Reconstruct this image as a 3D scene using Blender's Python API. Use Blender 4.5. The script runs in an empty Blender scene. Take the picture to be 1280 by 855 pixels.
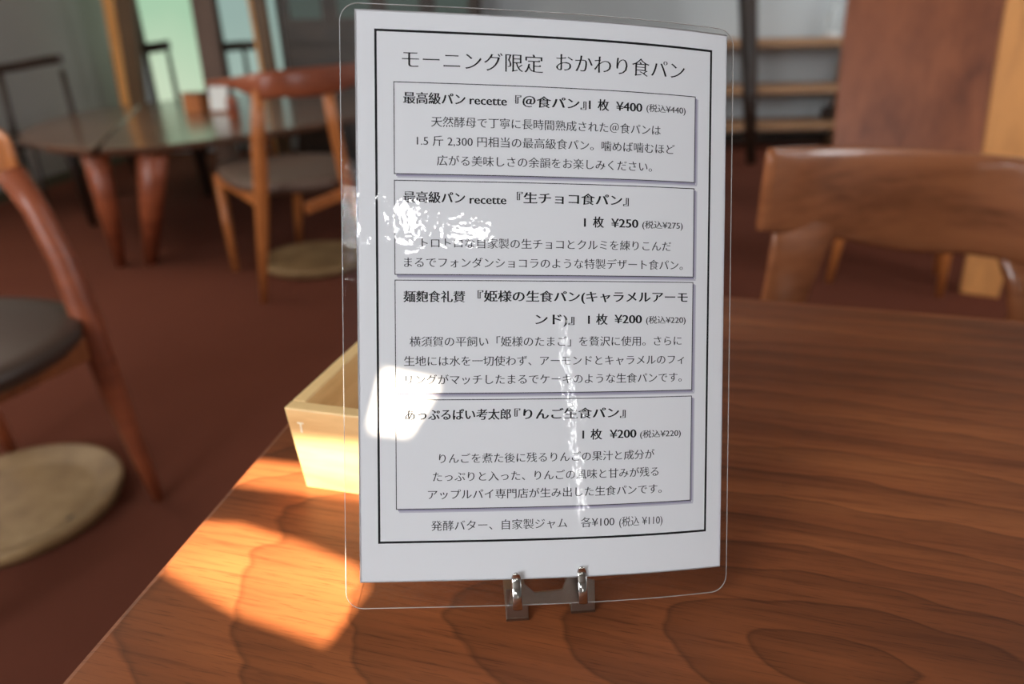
import bpy, bmesh, math, random
from math import radians as R, sin, cos, pi
from mathutils import Vector as V, Matrix, geometry
random.seed(7)
S = bpy.context.scene
COL = S.collection
# ------------------------------------------------------------------ camera
CAM_Z, PITCH, ROLL, FPX = 0.86, R(24.5), R(-1.0), 853.0
_F = V((0, cos(PITCH), -sin(PITCH))); _X0 = V((1, 0, 0)); _U0 = _X0.cross(_F)
CX = _X0 * cos(ROLL) + _U0 * sin(ROLL); CU = _U0 * cos(ROLL) - _X0 * sin(ROLL); CP = V((0, 0, CAM_Z))
cd = bpy.data.cameras.new('camera'); cam = bpy.data.objects.new('camera', cd); COL.objects.link(cam)
cam.matrix_world = Matrix(((CX.x, CU.x, -_F.x, 0), (CX.y, CU.y, -_F.y, 0), (CX.z, CU.z, -_F.z, CAM_Z), (0, 0, 0, 1)))
cd.sensor_width = 36; cd.lens = 36 * FPX / 1280; cd.clip_start = 0.01; cd.clip_end = 100
cd.dof.use_dof = True; cd.dof.focus_distance = 0.262; cd.dof.aperture_fstop = 6.0
S.camera = cam
# ------------------------------------------------------------------ world, sun, daylight, exposure
S.view_settings.view_transform = 'Standard'; S.view_settings.look = 'None'
S.view_settings.exposure = 0.0; S.view_settings.gamma = 1.0; S.view_settings.use_curve_mapping = False
W = bpy.data.worlds.new('sky'); S.world = W; W.use_nodes = True
W.node_tree.nodes['Background'].inputs[0].default_value = (0.75, 0.85, 1.0, 1); W.node_tree.nodes['Background'].inputs[1].default_value = 1.0
SUN_DIR = V((-0.002, 0.0556, -0.0787)).normalized()
def lamp(name, kind, loc, direction, energy, color, **kw):
    l = bpy.data.lights.new(name, kind); o = bpy.data.objects.new(name, l); COL.objects.link(o)
    o.location = loc; o.rotation_euler = V(direction).to_track_quat('-Z', 'Y').to_euler(); l.energy = energy; l.color = color
    for k, v in kw.items(): setattr(l, k, v)
    return o
lamp('sun', 'SUN', (0, -3, 5), SUN_DIR, 26, (1.0, 0.84, 0.62), angle=R(0.18))
lamp('window_daylight_behind_camera', 'AREA', (-1.45, -1.52, 1.55), (0.45, 1, -0.25), 104, (0.90, 0.96, 1.0), shape='RECTANGLE', size=2.0, size_y=1.3)
lamp('fill_light_left', 'AREA', (-2.6, 2.0, 1.9), (1, 0.25, -0.7), 28, (1.0, 0.93, 0.82), shape='RECTANGLE', size=1.8, size_y=0.9)  # added fill lamp, brightens the room behind the card
lamp('window_daylight_right', 'AREA', (3.2, 1.0, 1.7), (-1, 0.9, -0.3), 52, (0.95, 0.97, 1.0), shape='RECTANGLE', size=2.0, size_y=1.2)
lamp('fill_light_back_wall', 'AREA', (2.7, 4.2, 2.3), (-.5, 1, -0.8), 16, (0.93, 0.97, 1.0), shape='RECTANGLE', size=1.2, size_y=0.5)  # added fill lamp aimed at the back wall to lift it
# small added lamps behind the camera, placed for the glints on the wavy laminate
for gx, gz, gw, gh, ge in ((-.175, 1.69, .03, .12, .7), (-.01, 1.70, .055, .10, 1.5), (.21, 1.68, .15, .028, 1.2), (.625, 1.06, .008, .6, .8)):
    lamp('glint_lamp', 'AREA', (gx, -1.50, gz), (0, 1, -.2), ge, (1, 1, 1), shape='RECTANGLE', size=gw, size_y=gh)
# ------------------------------------------------------------------ pixel helpers (1280 x 855 frame): where a line of sight meets a plane
def ray(x, y): return _F + CX * ((x - 640) / FPX) - CU * ((y - 427.5) / FPX)
def at(x, y, Y): d = ray(x, y); return CP + d * (Y / d.y)
def on(x, y, h=0.0): d = ray(x, y); return CP + d * ((h - CAM_Z) / d.z)
# ------------------------------------------------------------------ mesh helpers
def link(name, me, mat=None, parent=None, smooth=False):
    o = bpy.data.objects.new(name, me); COL.objects.link(o)
    if mat is not None: me.materials.append(mat)
    if parent is not None: o.parent = parent; o.matrix_parent_inverse = parent.matrix_world.inverted() if False else Matrix.Translation(-parent.location)
    if smooth:
        for p in me.polygons: p.use_smooth = True
    return o
def fin(name, bm, mat, parent=None, smooth=False, bevel=0, sub=0):
    bmesh.ops.recalc_face_normals(bm, faces=bm.faces)
    me = bpy.data.meshes.new(name); bm.to_mesh(me); bm.free()
    o = link(name, me, mat, parent, smooth)
    if bevel:
        m = o.modifiers.new('bevel', 'BEVEL'); m.width = bevel; m.segments = 2; m.limit_method = 'ANGLE'; m.angle_limit = R(40)
    if sub:
        m = o.modifiers.new('sub', 'SUBSURF'); m.levels = sub; m.render_levels = sub
    return o
def thing(name, label, cat, loc=(0, 0, 0), group=None):
    o = bpy.data.objects.new(name, None); COL.objects.link(o); o.location = loc; o.empty_display_size = 0.05
    o['label'] = label; o['category'] = cat
    if group: o['group'] = group
    return o
def struct(o): o['kind'] = 'structure'; return o
def bx(bm, lo, hi, M=None):
    vs = [bm.verts.new((x, y, z)) for z in (lo[2], hi[2]) for y in (lo[1], hi[1]) for x in (lo[0], hi[0])]
    if M is not None:
        for v in vs: v.co = M @ v.co
    for f in ((0, 1, 3, 2), (4, 6, 7, 5), (0, 4, 5, 1), (2, 3, 7, 6), (0, 2, 6, 4), (1, 5, 7, 3)): bm.faces.new([vs[i] for i in f])
    return bm
def box(lo, hi, M=None): return bx(bmesh.new(), lo, hi, M)
def hexa(b4, t4):
    bm = bmesh.new(); b = [bm.verts.new(p) for p in b4]; t = [bm.verts.new(p) for p in t4]
    bm.faces.new(b[::-1]); bm.faces.new(t)
    for i in range(4): bm.faces.new((b[i], b[(i + 1) % 4], t[(i + 1) % 4], t[i]))
    return bm
def prism(poly, z0, z1, inset=0.0, bm=None):
    bm = bm or bmesh.new(); n = len(poly)
    c = V((sum(p[0] for p in poly) / n, sum(p[1] for p in poly) / n))
    lo = [bm.verts.new((c.x + (p[0] - c.x) * (1 - inset), c.y + (p[1] - c.y) * (1 - inset), z0)) for p in poly]
    hi = [bm.verts.new((p[0], p[1], z1)) for p in poly]
    bm.faces.new(lo[::-1]); bm.faces.new(hi)
    for i in range(n): bm.faces.new((lo[i], lo[(i + 1) % n], hi[(i + 1) % n], hi[i]))
    return bm
def loft(rings, bm=None, caps=True):
    bm = bm or bmesh.new(); rs = [[bm.verts.new(p) for p in r] for r in rings]; n = len(rs[0])
    for a, b in zip(rs, rs[1:]):
        for i in range(n): bm.faces.new((a[i], a[(i + 1) % n], b[(i + 1) % n], b[i]))
    if caps: bm.faces.new(rs[0][::-1]); bm.faces.new(rs[-1])
    return bm
def tube(pts, rad, n=12, bm=None, flat=None, side=None):
    """tapered round bar through pts; flat = ratio of the second radius, side = its direction"""
    pts = [V(p) for p in pts]; rings = []
    if not hasattr(rad, '__len__'): rad = [rad] * len(pts)
    for i, p in enumerate(pts):
        t = (pts[min(i + 1, len(pts) - 1)] - pts[max(i - 1, 0)]).normalized()
        ref = V(side) if side is not None else (V((0, 1, 0)) if abs(t.y) < .9 else V((1, 0, 0)))
        a = (ref - t * ref.dot(t)).normalized(); b = t.cross(a)
        k = flat or 1
        rings.append([p + a * (rad[i] * cos(2 * pi * j / n)) + b * (rad[i] * k * sin(2 * pi * j / n)) for j in range(n)])
    return loft(rings, bm)
def rnd(poly, r=0.3, k=4):
    """round the corners of a polygon"""
    out = []; n = len(poly)
    for i in range(n):
        a, b, c = V(poly[i - 1]), V(poly[i]), V(poly[(i + 1) % n]); p, q = b.lerp(a, r), b.lerp(c, r)
        for j in range(k + 1):
            t = j / k; out.append(tuple(p * (1 - t) ** 2 + b * 2 * t * (1 - t) + q * t * t))
    return out
def lathe(profile, c, n=48, bm=None):
    bm = bm or bmesh.new(); rs = []
    for r, z in profile:
        rs.append([bm.verts.new((c[0] + r * cos(2 * pi * j / n), c[1] + r * sin(2 * pi * j / n), c[2] + z)) for j in range(n)])
    for a, b in zip(rs, rs[1:]):
        for i in range(n): bm.faces.new((a[i], a[(i + 1) % n], b[(i + 1) % n], b[i]))
    bm.faces.new(rs[0][::-1]); bm.faces.new(rs[-1]); return bm
def spl(pts, k=4):
    """Catmull-Rom through tuples of any length"""
    out = []; n = len(pts)
    for i in range(n - 1):
        p0, p1, p2, p3 = pts[max(i - 1, 0)], pts[i], pts[i + 1], pts[min(i + 2, n - 1)]
        for j in range(k):
            t = j / k
            out.append(tuple(.5 * (2 * b + (c - a) * t + (2 * a - 5 * b + 4 * c - d) * t * t + (3 * b - a - 3 * c + d) * t ** 3) for a, b, c, d in zip(p0, p1, p2, p3)))
    out.append(tuple(pts[-1])); return out
def rail(cols, thick, n=14, k=4, sq=.7):
    """a curved wooden rail: cols = (x, y, z_top, z_bottom) stations in the room, thick = its thickness"""
    cols = spl(cols, k); rings = []
    for i, (x, y, zt, zb) in enumerate(cols):
        a, b = cols[max(i - 1, 0)], cols[min(i + 1, len(cols) - 1)]
        t = V((b[0] - a[0], b[1] - a[1], 0)).normalized(); nrm = V((-t.y, t.x, 0)); zm, h = (zt + zb) / 2, (zt - zb) / 2
        e = min(1, .35 + .65 * min(i, len(cols) - 1 - i) / 3)
        r = []
        for j in range(n):
            A = 2 * pi * j / n; c_, s_ = cos(A), sin(A)
            r.append(V((x, y, zm)) + nrm * (thick / 2 * e * math.copysign(abs(c_) ** sq, c_)) + V((0, 0, h * math.copysign(abs(s_) ** sq, s_))))
        rings.append(r)
    return loft(rings)
def pxcols(cols): return [(at(x, a, Y).x, Y, at(x, a, Y).z, at(x, b, Y).z) for x, a, b, Y in cols]
# ------------------------------------------------------------------ materials
def nt(name):
    m = bpy.data.materials.new(name); m.use_nodes = True; t = m.node_tree; return m, t, t.nodes['Principled BSDF']
def mix(t, fac, a, b, mode='MIX'):
    n = t.nodes.new('ShaderNodeMix'); n.data_type = 'RGBA'; n.blend_type = mode
    for i, v in ((0, fac), (6, a), (7, b)):
        if isinstance(v, bpy.types.NodeSocket): t.links.new(v, n.inputs[i])
        else: n.inputs[i].default_value = v if i == 0 else (*v, 1)
    return n.outputs[2]
def mth(t, op, a, b=0.0, c=0.0):
    n = t.nodes.new('ShaderNodeMath'); n.operation = op
    for i, v in enumerate((a, b, c)):
        if isinstance(v, bpy.types.NodeSocket): t.links.new(v, n.inputs[i])
        else: n.inputs[i].default_value = v
    return n.outputs[0]
def noise(t, vec, scale, detail=4, rough=.5, dist=0):
    n = t.nodes.new('ShaderNodeTexNoise'); n.inputs['Scale'].default_value = scale; n.inputs['Detail'].default_value = detail
    n.inputs['Roughness'].default_value = rough; n.inputs['Distortion'].default_value = dist; t.links.new(vec, n.inputs['Vector']); return n.outputs[0]
def mapping(t, scale=(1, 1, 1), rot=(0, 0, 0), loc=(0, 0, 0), typ='TEXTURE'):
    tc = t.nodes.new('ShaderNodeTexCoord'); m = t.nodes.new('ShaderNodeMapping'); m.vector_type = typ
    m.inputs['Scale'].default_value = scale; m.inputs['Rotation'].default_value = rot; m.inputs['Location'].default_value = loc
    t.links.new(tc.outputs['Object'], m.inputs['Vector']); return m.outputs[0]
def ramp(t, f, stops):
    n = t.nodes.new('ShaderNodeValToRGB'); e = n.color_ramp.elements
    while len(e) < len(stops): e.new(.5)
    for i, (p, c) in enumerate(stops): e[i].position = p; e[i].color = (*c, 1) if len(c) == 3 else c
    t.links.new(f, n.inputs[0]); return n.outputs[0]
def bump(t, b, h, strength, dist=.001):
    n = t.nodes.new('ShaderNodeBump'); n.inputs['Strength'].default_value = strength; n.inputs['Distance'].default_value = dist
    t.links.new(h, n.inputs['Height']); t.links.new(n.outputs[0], b.inputs['Normal'])
def wood(name, dark, light, along=(1, 1, 6), rough=.4, rot=(0, 0, 0), scale=9, coat=0, contrast=1):
    """straight-grained wood: noise stretched along one axis"""
    m, t, b = nt(name); v = mapping(t, along, rot)
    n1 = noise(t, v, scale, 4, .55, .6); n2 = noise(t, v, scale * 6, 3, .6)
    f = mth(t, 'MULTIPLY_ADD', n2, .35, mth(t, 'MULTIPLY', n1, .75))
    c = ramp(t, f, [(.35, dark), (.5 + .12 / contrast, light), (.85, [x * 1.12 for x in light])])
    t.links.new(c, b.inputs['Base Color']); b.inputs['Roughness'].default_value = rough
    b.inputs['Coat Weight'].default_value = coat; b.inputs['Coat Roughness'].default_value = .15
    bump(t, b, n2, .15, .0008); return m
def plain(name, col, rough=.6, metal=0, vary=.12, scale=12, spec=.5):
    m, t, b = nt(name); v = mapping(t); n = noise(t, v, scale, 4)
    c = mix(t, n, [x * (1 - vary) for x in col], [min(1, x * (1 + vary)) for x in col])
    t.links.new(c, b.inputs['Base Color']); b.inputs['Roughness'].default_value = rough; b.inputs['Metallic'].default_value = metal
    b.inputs['Specular IOR Level'].default_value = spec; return m
def table_wood():
    """walnut table top: a tilted log cut open, so the rings make one cathedral figure and run out into bands"""
    m, t, b = nt('table_walnut')
    tc = t.nodes.new('ShaderNodeTexCoord'); mp = t.nodes.new('ShaderNodeMapping'); mp.vector_type = 'TEXTURE'
    mp.inputs['Location'].default_value = (FIG[0], FIG[1], 0); mp.inputs['Rotation'].default_value = (0, 0, R(-15)); mp.inputs['Scale'].default_value = (1, 1, 1)
    t.links.new(tc.outputs['Object'], mp.inputs['Vector']); v = mp.outputs[0]
    sp = t.nodes.new('ShaderNodeSeparateXYZ'); t.links.new(v, sp.inputs[0])
    st = t.nodes.new('ShaderNodeMapping'); st.inputs['Scale'].default_value = (1, 2.2, 1); t.links.new(v, st.inputs['Vector'])
    wob = noise(t, st.outputs[0], 7, 3, .5); wob2 = noise(t, st.outputs[0], 26, 2, .5)
    x = mth(t, 'MULTIPLY', sp.outputs[0], .42); y = sp.outputs[1]
    r = mth(t, 'SQRT', mth(t, 'ADD', mth(t, 'MULTIPLY', x, x), mth(t, 'MULTIPLY', y, y)))
    r = mth(t, 'MULTIPLY_ADD', mth(t, 'SUBTRACT', wob, .5), .034, r); r = mth(t, 'MULTIPLY_ADD', mth(t, 'SUBTRACT', wob2, .5), .006, r)
    q = mth(t, 'POWER', mth(t, 'MAXIMUM', r, .0001), .85)
    saw = mth(t, 'FRACT', mth(t, 'MULTIPLY', q, 42))
    ring = ramp(t, saw, [(0, (.42,) * 3), (.05, (1.12,) * 3), (.5, (.93,) * 3), (.94, (.70,) * 3), (1, (.42,) * 3)])
    s2 = t.nodes.new('ShaderNodeMapping'); s2.inputs['Scale'].default_value = (1, 22, 1); t.links.new(v, s2.inputs['Vector'])
    streak = noise(t, s2.outputs[0], 14, 5, .6); s3 = t.nodes.new('ShaderNodeMapping'); s3.inputs['Scale'].default_value = (1, 9, 1); t.links.new(v, s3.inputs['Vector'])
    band = noise(t, s3.outputs[0], 2.6, 3, .5); pore = noise(t, s2.outputs[0], 60, 3, .6)
    base = ramp(t, band, [(.3, (.145, .042, .0135)), (.5, (.235, .069, .022)), (.72, (.345, .110, .035))])
    base = mix(t, .7, base, ring, 'MULTIPLY')
    base = mix(t, .8, base, ramp(t, streak, [(.3, (.60, .54, .5)), (.48, (1, 1, 1)), (.7, (1.15, 1.12, 1.1))]), 'MULTIPLY')
    base = mix(t, .6, base, ramp(t, pore, [(.33, (.45, .4, .38)), (.43, (1, 1, 1))]), 'MULTIPLY')
    t.links.new(base, b.inputs['Base Color'])
    rr = ramp(t, streak, [(.3, (.50,) * 3), (.7, (.38,) * 3)]); t.links.new(rr, b.inputs['Roughness'])
    b.inputs['Specular IOR Level'].default_value = .3
    bump(t, b, pore, .12, .0004); return m
TZ = 0.648                       # near table top
FIG = on(1052, 832, TZ)
M = {}
M['table'] = table_wood()
M['walnut'] = wood('walnut_oiled', (.15, .042, .015), (.33, .105, .036), (1, 1, 5), .38, scale=10)
M['walnut_rail'] = wood('walnut_rail', (.15, .048, .020), (.36, .125, .050), (5, 5, 1), .26, scale=14, coat=.3)
M['orange_wood'] = wood('cherry_leg', (.30, .088, .024), (.52, .17, .046), (1, 1, 6), .35, scale=10)
M['red_rail'] = wood('cherry_rail', (.17, .038, .016), (.33, .082, .032), (5, 5, 1), .36, scale=10)
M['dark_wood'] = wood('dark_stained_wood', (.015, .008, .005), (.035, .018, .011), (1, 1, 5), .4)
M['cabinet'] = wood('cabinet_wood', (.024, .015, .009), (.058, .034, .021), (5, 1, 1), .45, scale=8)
M['far_table'] = wood('far_table_wood', (.12, .06, .036), (.20, .105, .065), (4, 4, 1), .22, scale=6, coat=.4)
M['pine'] = wood('pale_pine', (.62, .35, .13), (.86, .58, .26), (6, 6, 1), .45, scale=26)
M['tray_in'] = M['pine']
M['seat'] = plain('brown_leather', (.060, .036, .025), .45)
M['seat_grey'] = plain('taupe_leather', (.13, .082, .06), .5)
M['wall'] = plain('grey_plaster', (.56, .59, .60), .9, vary=.05, scale=3)
M['wall_left'] = plain('taupe_plaster', (.43, .405, .375), .9, vary=.06, scale=3)
M['ceil'] = plain('ceiling_plaster', (.55, .52, .48), .9, vary=.03)
M['chrome'] = plain('polished_steel', (.62, .60, .57), .12, 1.0, .05, 200)
M['steel'] = plain('brushed_steel', (.34, .29, .25), .32, 1.0, .1, 300)
M['tan_slab'] = wood('pale_oak', (.50, .20, .055), (.78, .34, .10), (1, 1, 4), .5, scale=6)
M['shelf_wood'] = wood('shelf_oak', (.28, .15, .07), (.44, .24, .12), (5, 1, 1), .5, scale=6)
# paper and print under the laminate: the film is fused to them, so they carry its slightly wavy clear gloss
def glossy_film(t, b):
    v = mapping(t); n1 = noise(t, v, 300, 1.5, .5); n2 = noise(t, v, 60, 1, .5)
    b.inputs['Roughness'].default_value = .7; b.inputs['Specular IOR Level'].default_value = .1
    b.inputs['Coat Weight'].default_value = 1; b.inputs['Coat Roughness'].default_value = .02; b.inputs['Coat IOR'].default_value = 1.45
    bn = t.nodes.new('ShaderNodeBump'); bn.inputs['Strength'].default_value = .5; bn.inputs['Distance'].default_value = .0002
    t.links.new(mth(t, 'MULTIPLY_ADD', n2, 1.2, mth(t, 'MULTIPLY', n1, .55)), bn.inputs['Height']); t.links.new(bn.outputs[0], b.inputs['Coat Normal'])
for nm, col in (('ink', (.008, .008, .010, 1)), ('ink_grey', (.02, .02, .024, 1)), ('shade_dark', (.30, .28, .37, 1)), ('shade_light', (.47, .46, .53, 1))):
    m, t, b = nt(nm); b.inputs['Base Color'].default_value = col; glossy_film(t, b); M[nm] = m
# paper
m, t, b = nt('card_paper'); b.inputs['Base Color'].default_value = (.71, .71, .735, 1); glossy_film(t, b); M['paper'] = m
# laminate film: clear, thin, slightly wavy and glossy
m, t, b = nt('laminate_film'); t.nodes.remove(b)
tr = t.nodes.new('ShaderNodeBsdfTransparent'); gl = t.nodes.new('ShaderNodeBsdfGlossy'); fr = t.nodes.new('ShaderNodeFresnel'); ms = t.nodes.new('ShaderNodeMixShader')
tr.inputs[0].default_value = (.97, .97, .97, 1); gl.inputs['Roughness'].default_value = .03; fr.inputs[0].default_value = 1.45
v = mapping(t); n1 = noise(t, v, 420, 3, .6); n2 = noise(t, v, 60, 2, .5)
h = mth(t, 'MULTIPLY_ADD', n2, 3.0, n1); bn = t.nodes.new('ShaderNodeBump'); bn.inputs['Strength'].default_value = .5; bn.inputs['Distance'].default_value = .0002
t.links.new(h, bn.inputs['Height']); t.links.new(bn.outputs[0], gl.inputs['Normal'])
t.links.new(fr.outputs[0], ms.inputs[0]); t.links.new(tr.outputs[0], ms.inputs[1]); t.links.new(gl.outputs[0], ms.inputs[2])
t.links.new(ms.outputs[0], t.nodes['Material Output'].inputs[0]); M['film'] = m
m, t, b = nt('film_edge'); b.inputs['Base Color'].default_value = (.75, .75, .75, 1); b.inputs['Roughness'].default_value = .25; b.inputs['Alpha'].default_value = .45; M['film_edge'] = m
m, t, b = nt('clear_glass'); b.inputs['Roughness'].default_value = .03; b.inputs['Alpha'].default_value = .4; b.inputs['Base Color'].default_value = (.8, .85, .85, 1); M['glass'] = m; M['white'] = plain('white_ceramic', (.7, .7, .68), .5, vary=.02)
m, t, b = nt('cabinet_glass'); b.inputs['Roughness'].default_value = .55; b.inputs['Base Color'].default_value = (.11, .16, .14, 1); M['cab_glass'] = m
# frosted daylight panes (lit windows)
def pane_mat(name, lo, hi, st):
    m, t, b = nt(name); t.nodes.remove(b)
    tc = t.nodes.new('ShaderNodeTexCoord'); sp = t.nodes.new('ShaderNodeSeparateXYZ'); t.links.new(tc.outputs['Object'], sp.inputs[0])
    n = noise(t, tc.outputs['Object'], 1.6, 3)
    f = mth(t, 'MULTIPLY_ADD', n, .5, mth(t, 'MULTIPLY_ADD', sp.outputs[2], .75, -.3))
    e = t.nodes.new('ShaderNodeEmission'); t.links.new(ramp(t, f, [(.05, lo), (.75, hi)]), e.inputs[0]); e.inputs[1].default_value = st
    t.links.new(e.outputs[0], t.nodes['Material Output'].inputs[0]); return m
M['pane_green'] = pane_mat('frosted_pane_green', (.70, .78, .58), (.40, .62, .42), .98)
M['pane_blue'] = pane_mat('frosted_pane_blue', (.48, .60, .52), (.36, .50, .45), .85)
# carpet
m, t, b = nt('carpet_rust'); v = mapping(t); n1 = noise(t, v, 900, 2); n2 = noise(t, v, 2.2, 3)
c = mix(t, n2, (.125, .036, .020), (.185, .056, .030)); c = mix(t, n1, c, mix(t, .5, c, (.1, .03, .02)))
t.links.new(c, b.inputs['Base Color']); b.inputs['Roughness'].default_value = .95; b.inputs['Specular IOR Level'].default_value = .1; bump(t, b, n1, .5, .003); M['carpet'] = m
# round tray: turned wood with rings
m, t, b = nt('turned_tray_wood'); v = mapping(t); n1 = noise(t, v, 7, 4, .6); n2 = noise(t, v, 30, 3)
c = ramp(t, mth(t, 'MULTIPLY_ADD', n2, .3, mth(t, 'MULTIPLY', n1, .7)), [(.3, (.15, .08, .033)), (.5, (.28, .165, .070)), (.72, (.42, .27, .13))])
t.links.new(c, b.inputs['Base Color']); b.inputs['Roughness'].default_value = .55; M['tray'] = m

# ------------------------------------------------------------------ the room
XL, XR, YB, YF, ZC = -2.95, 3.4, 5.75, -1.6, 2.5
o = struct(fin('floor', box((XL, YF, -.05), (XR, YB, 0)), M['carpet'])); o['label'] = 'rust brown carpet'
struct(fin('wall_left', box((XL - .1, YF, 0), (XL, YB, ZC)), M['wall_left']))
struct(fin('wall_right', box((XR, YF, 0), (XR + .1, YB, ZC)), M['wall']))
struct(fin('wall_front', box((XL, YF - .1, 0), (XR, YF, ZC)), M['wall']))
WX0, WX1, WZ0, WZ1 = -2.82, -1.72, .10, 2.2
bm = box((XL, YB, 0), (WX0, YB + .1, ZC)); bx(bm, (WX1, YB, 0), (XR, YB + .1, ZC)); bx(bm, (WX0, YB, 0), (WX1, YB + .1, WZ0)); bx(bm, (WX0, YB, WZ1), (WX1, YB + .1, ZC))
struct(fin('wall_back', bm, M['wall']))
struct(fin('baseboard_back', box((WX1, YB - .015, 0), (XR, YB, .07)), M['cabinet']))
struct(fin('baseboard_left', box((XL, YF, 0), (XL + .012, YB, .06)), plain('baseboard_olive', (.10, .085, .05), .6)))
w = bpy.data.objects.new('window_1', None); COL.objects.link(w); w.location = (WX0, YB, WZ0); struct(w); w['label'] = 'tall frosted glass window in the far corner'
xm = at(282, 90, YB).x
bm = box((WX0, YB + .01, WZ0), (WX0 + .03, YB + .07, WZ1)); bx(bm, (WX1 - .03, YB + .01, WZ0), (WX1, YB + .07, WZ1)); bx(bm, (WX0, YB + .01, WZ0), (WX1, YB + .07, WZ0 + .03)); bx(bm, (WX0, YB + .01, WZ1 - .04), (WX1, YB + .07, WZ1)); bx(bm, (xm - .02, YB + .01, WZ0), (xm + .02, YB + .07, WZ1))
fin('window_frame', bm, M['cabinet'], w)
fin('pane', box((WX0 + .03, YB + .035, WZ0 + .03), (xm - .02, YB + .045, WZ1 - .04)), M['pane_green'], w)
fin('pane', box((xm + .02, YB + .035, WZ0 + .03), (WX1 - .03, YB + .045, WZ1 - .04)), M['pane_blue'], w)
# ceiling with three added holes, each shaped to throw one sun patch below
def up(p): p = V(p); k = (ZC - p.z) / -SUN_DIR.z; q = p - SUN_DIR * k; return V((q.x, q.y, ZC))
beams = [[up(p) for p in ((-.0277, .225, .7408), (-.0394, .2178, .7243), (-.0531, .2177, .7267), (-.0475, .2254, .7457))],
         [up(p) for p in ((-.066, .276, TZ), (-.066, .299, TZ), (-.17, .322, TZ), (-.17, .297, TZ))],
         [up(on(x, y, TZ)) for x, y in ((230, 650), (300, 655), (380, 680), (446, 708), (462, 735), (408, 806), (300, 768), (200, 712))]]
outer = [V((XL, YF, ZC)), V((XR, YF, ZC)), V((XR, YB, ZC)), V((XL, YB, ZC))]
loops = [outer] + beams; flat = [p for l in loops for p in l]; tris = geometry.tessellate_polygon(loops)
me = bpy.data.meshes.new('ceiling'); me.from_pydata([tuple(p) for p in flat], [], [tuple(f) for f in tris]); struct(link('ceiling', me, M['ceil']))

# ------------------------------------------------------------------ near table
tc_ = [(-.085, .655), (1.45, .195), (1.25, -.62), (-.31, -.62)]
tc_ = [(-.30, -.62), (1.25, -.62), (1.45, .175), tuple(on(1280, 400, TZ))[:2], tuple(on(915, 370, TZ))[:2], (-.088, .640), tuple(on(425, 450, TZ))[:2], tuple(on(70, 855, TZ))[:2]]
tb = thing('dining_table', 'large walnut table in the foreground carrying the menu card', 'table', (.5, 0, 0))
fin('table_top', prism(tc_, TZ - .03, TZ, .012), M['table'], tb, bevel=.004)
fin('apron', (lambda bm: (bx(bm, (-.12, -.5, TZ - .1), (1.1, -.47, TZ - .03)), bx(bm, (-.12, -.5, TZ - .1), (-.09, .3, TZ - .03)), bx(bm, (1.07, -.5, TZ - .1), (1.1, .15, TZ - .03)))[0])(bmesh.new()), M['walnut'], tb)
for x, y in ((-.12, -.48), (1.1, -.48), (-.06, .40), (1.12, .12)):
    fin('leg', tube([(x, y, TZ - .03), (x, y, .35), (x + (.02 if x > 0 else -.02), y, 0)], [.034, .028, .018]), M['walnut'], tb, True)

# ------------------------------------------------------------------ menu card
C0, AX, AY, AN = V((.01376, .24255, .76502)), V((.98997, .1226, -.07019)), V((.02053, .36672, .9301)), V((.13977, -.92222, .36053))
def card(x, y, off=0.0):
    """point of the bent card: x, y in mm on the paper (x from its middle, y from its lower edge), off in mm towards the reader"""
    u2, w = x / 71.0, y / 105.0 - 1
    d = (.38903 * (u2 * u2 - 1) + .17443 * (u2 ** 3 - u2) + .13444 * u2 * w) * .01
    return C0 + AX * (x * .0009993) + AY * (y / 1000 - .105) - AN * (d - off / 1000)
mc = thing('menu_card', 'laminated white menu card with black Japanese text and boxed sections', 'menu', tuple(card(0, -10)))
def sheet(outline_fn, x0, x1, y0, y1, o0, o1, nx=40, ny=48):
    """closed curved sheet; outline_fn trims a row (y) to its x range"""
    bm = bmesh.new(); g = {}
    for s, of in ((0, o0), (1, o1)):
        for j in range(ny + 1):
            y = y0 + (y1 - y0) * j / ny; a, b = outline_fn(y)
            for i in range(nx + 1): g[s, i, j] = bm.verts.new(card(a + (b - a) * i / nx, y, of))
    for j in range(ny):
        for i in range(nx):
            bm.faces.new((g[1, i, j], g[1, i + 1, j], g[1, i + 1, j + 1], g[1, i, j + 1])); bm.faces.new((g[0, i, j], g[0, i, j + 1], g[0, i + 1, j + 1], g[0, i + 1, j]))
        for i in (0, nx): bm.faces.new((g[0, i, j], g[0, i, j + 1], g[1, i, j + 1], g[1, i, j]))
    for i in range(nx):
        for j in (0, ny): bm.faces.new((g[0, i, j], g[0, i + 1, j], g[1, i + 1, j], g[1, i, j]))
    return bm
paper = fin('paper', sheet(lambda y: (-71, 71), -71, 71, 0, 210, -.09, 0), M['paper'], mc)
LX0, LX1, LY0, LY1, LR = -76.2, 73.8, -10.0, 212.0, 6.5
def lam_row(y):
    e = min(y - LY0, LY1 - y); c = 0 if e >= LR else LR - math.sqrt(max(0, LR * LR - (LR - e) ** 2)); return LX0 + c, LX1 - c
ys = sorted(set([LY0 + LR * (1 - cos(a * pi / 16)) for a in range(9)] + [LY1 - LR * (1 - cos(a * pi / 16)) for a in range(9)] + [LY0 + LR + (LY1 - LY0 - 2 * LR) * k / 24 for k in range(1, 24)] + [.5, 209.5]))
ys = [y for i, y in enumerate(ys) if i == 0 or y - ys[i - 1] > .01]
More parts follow.
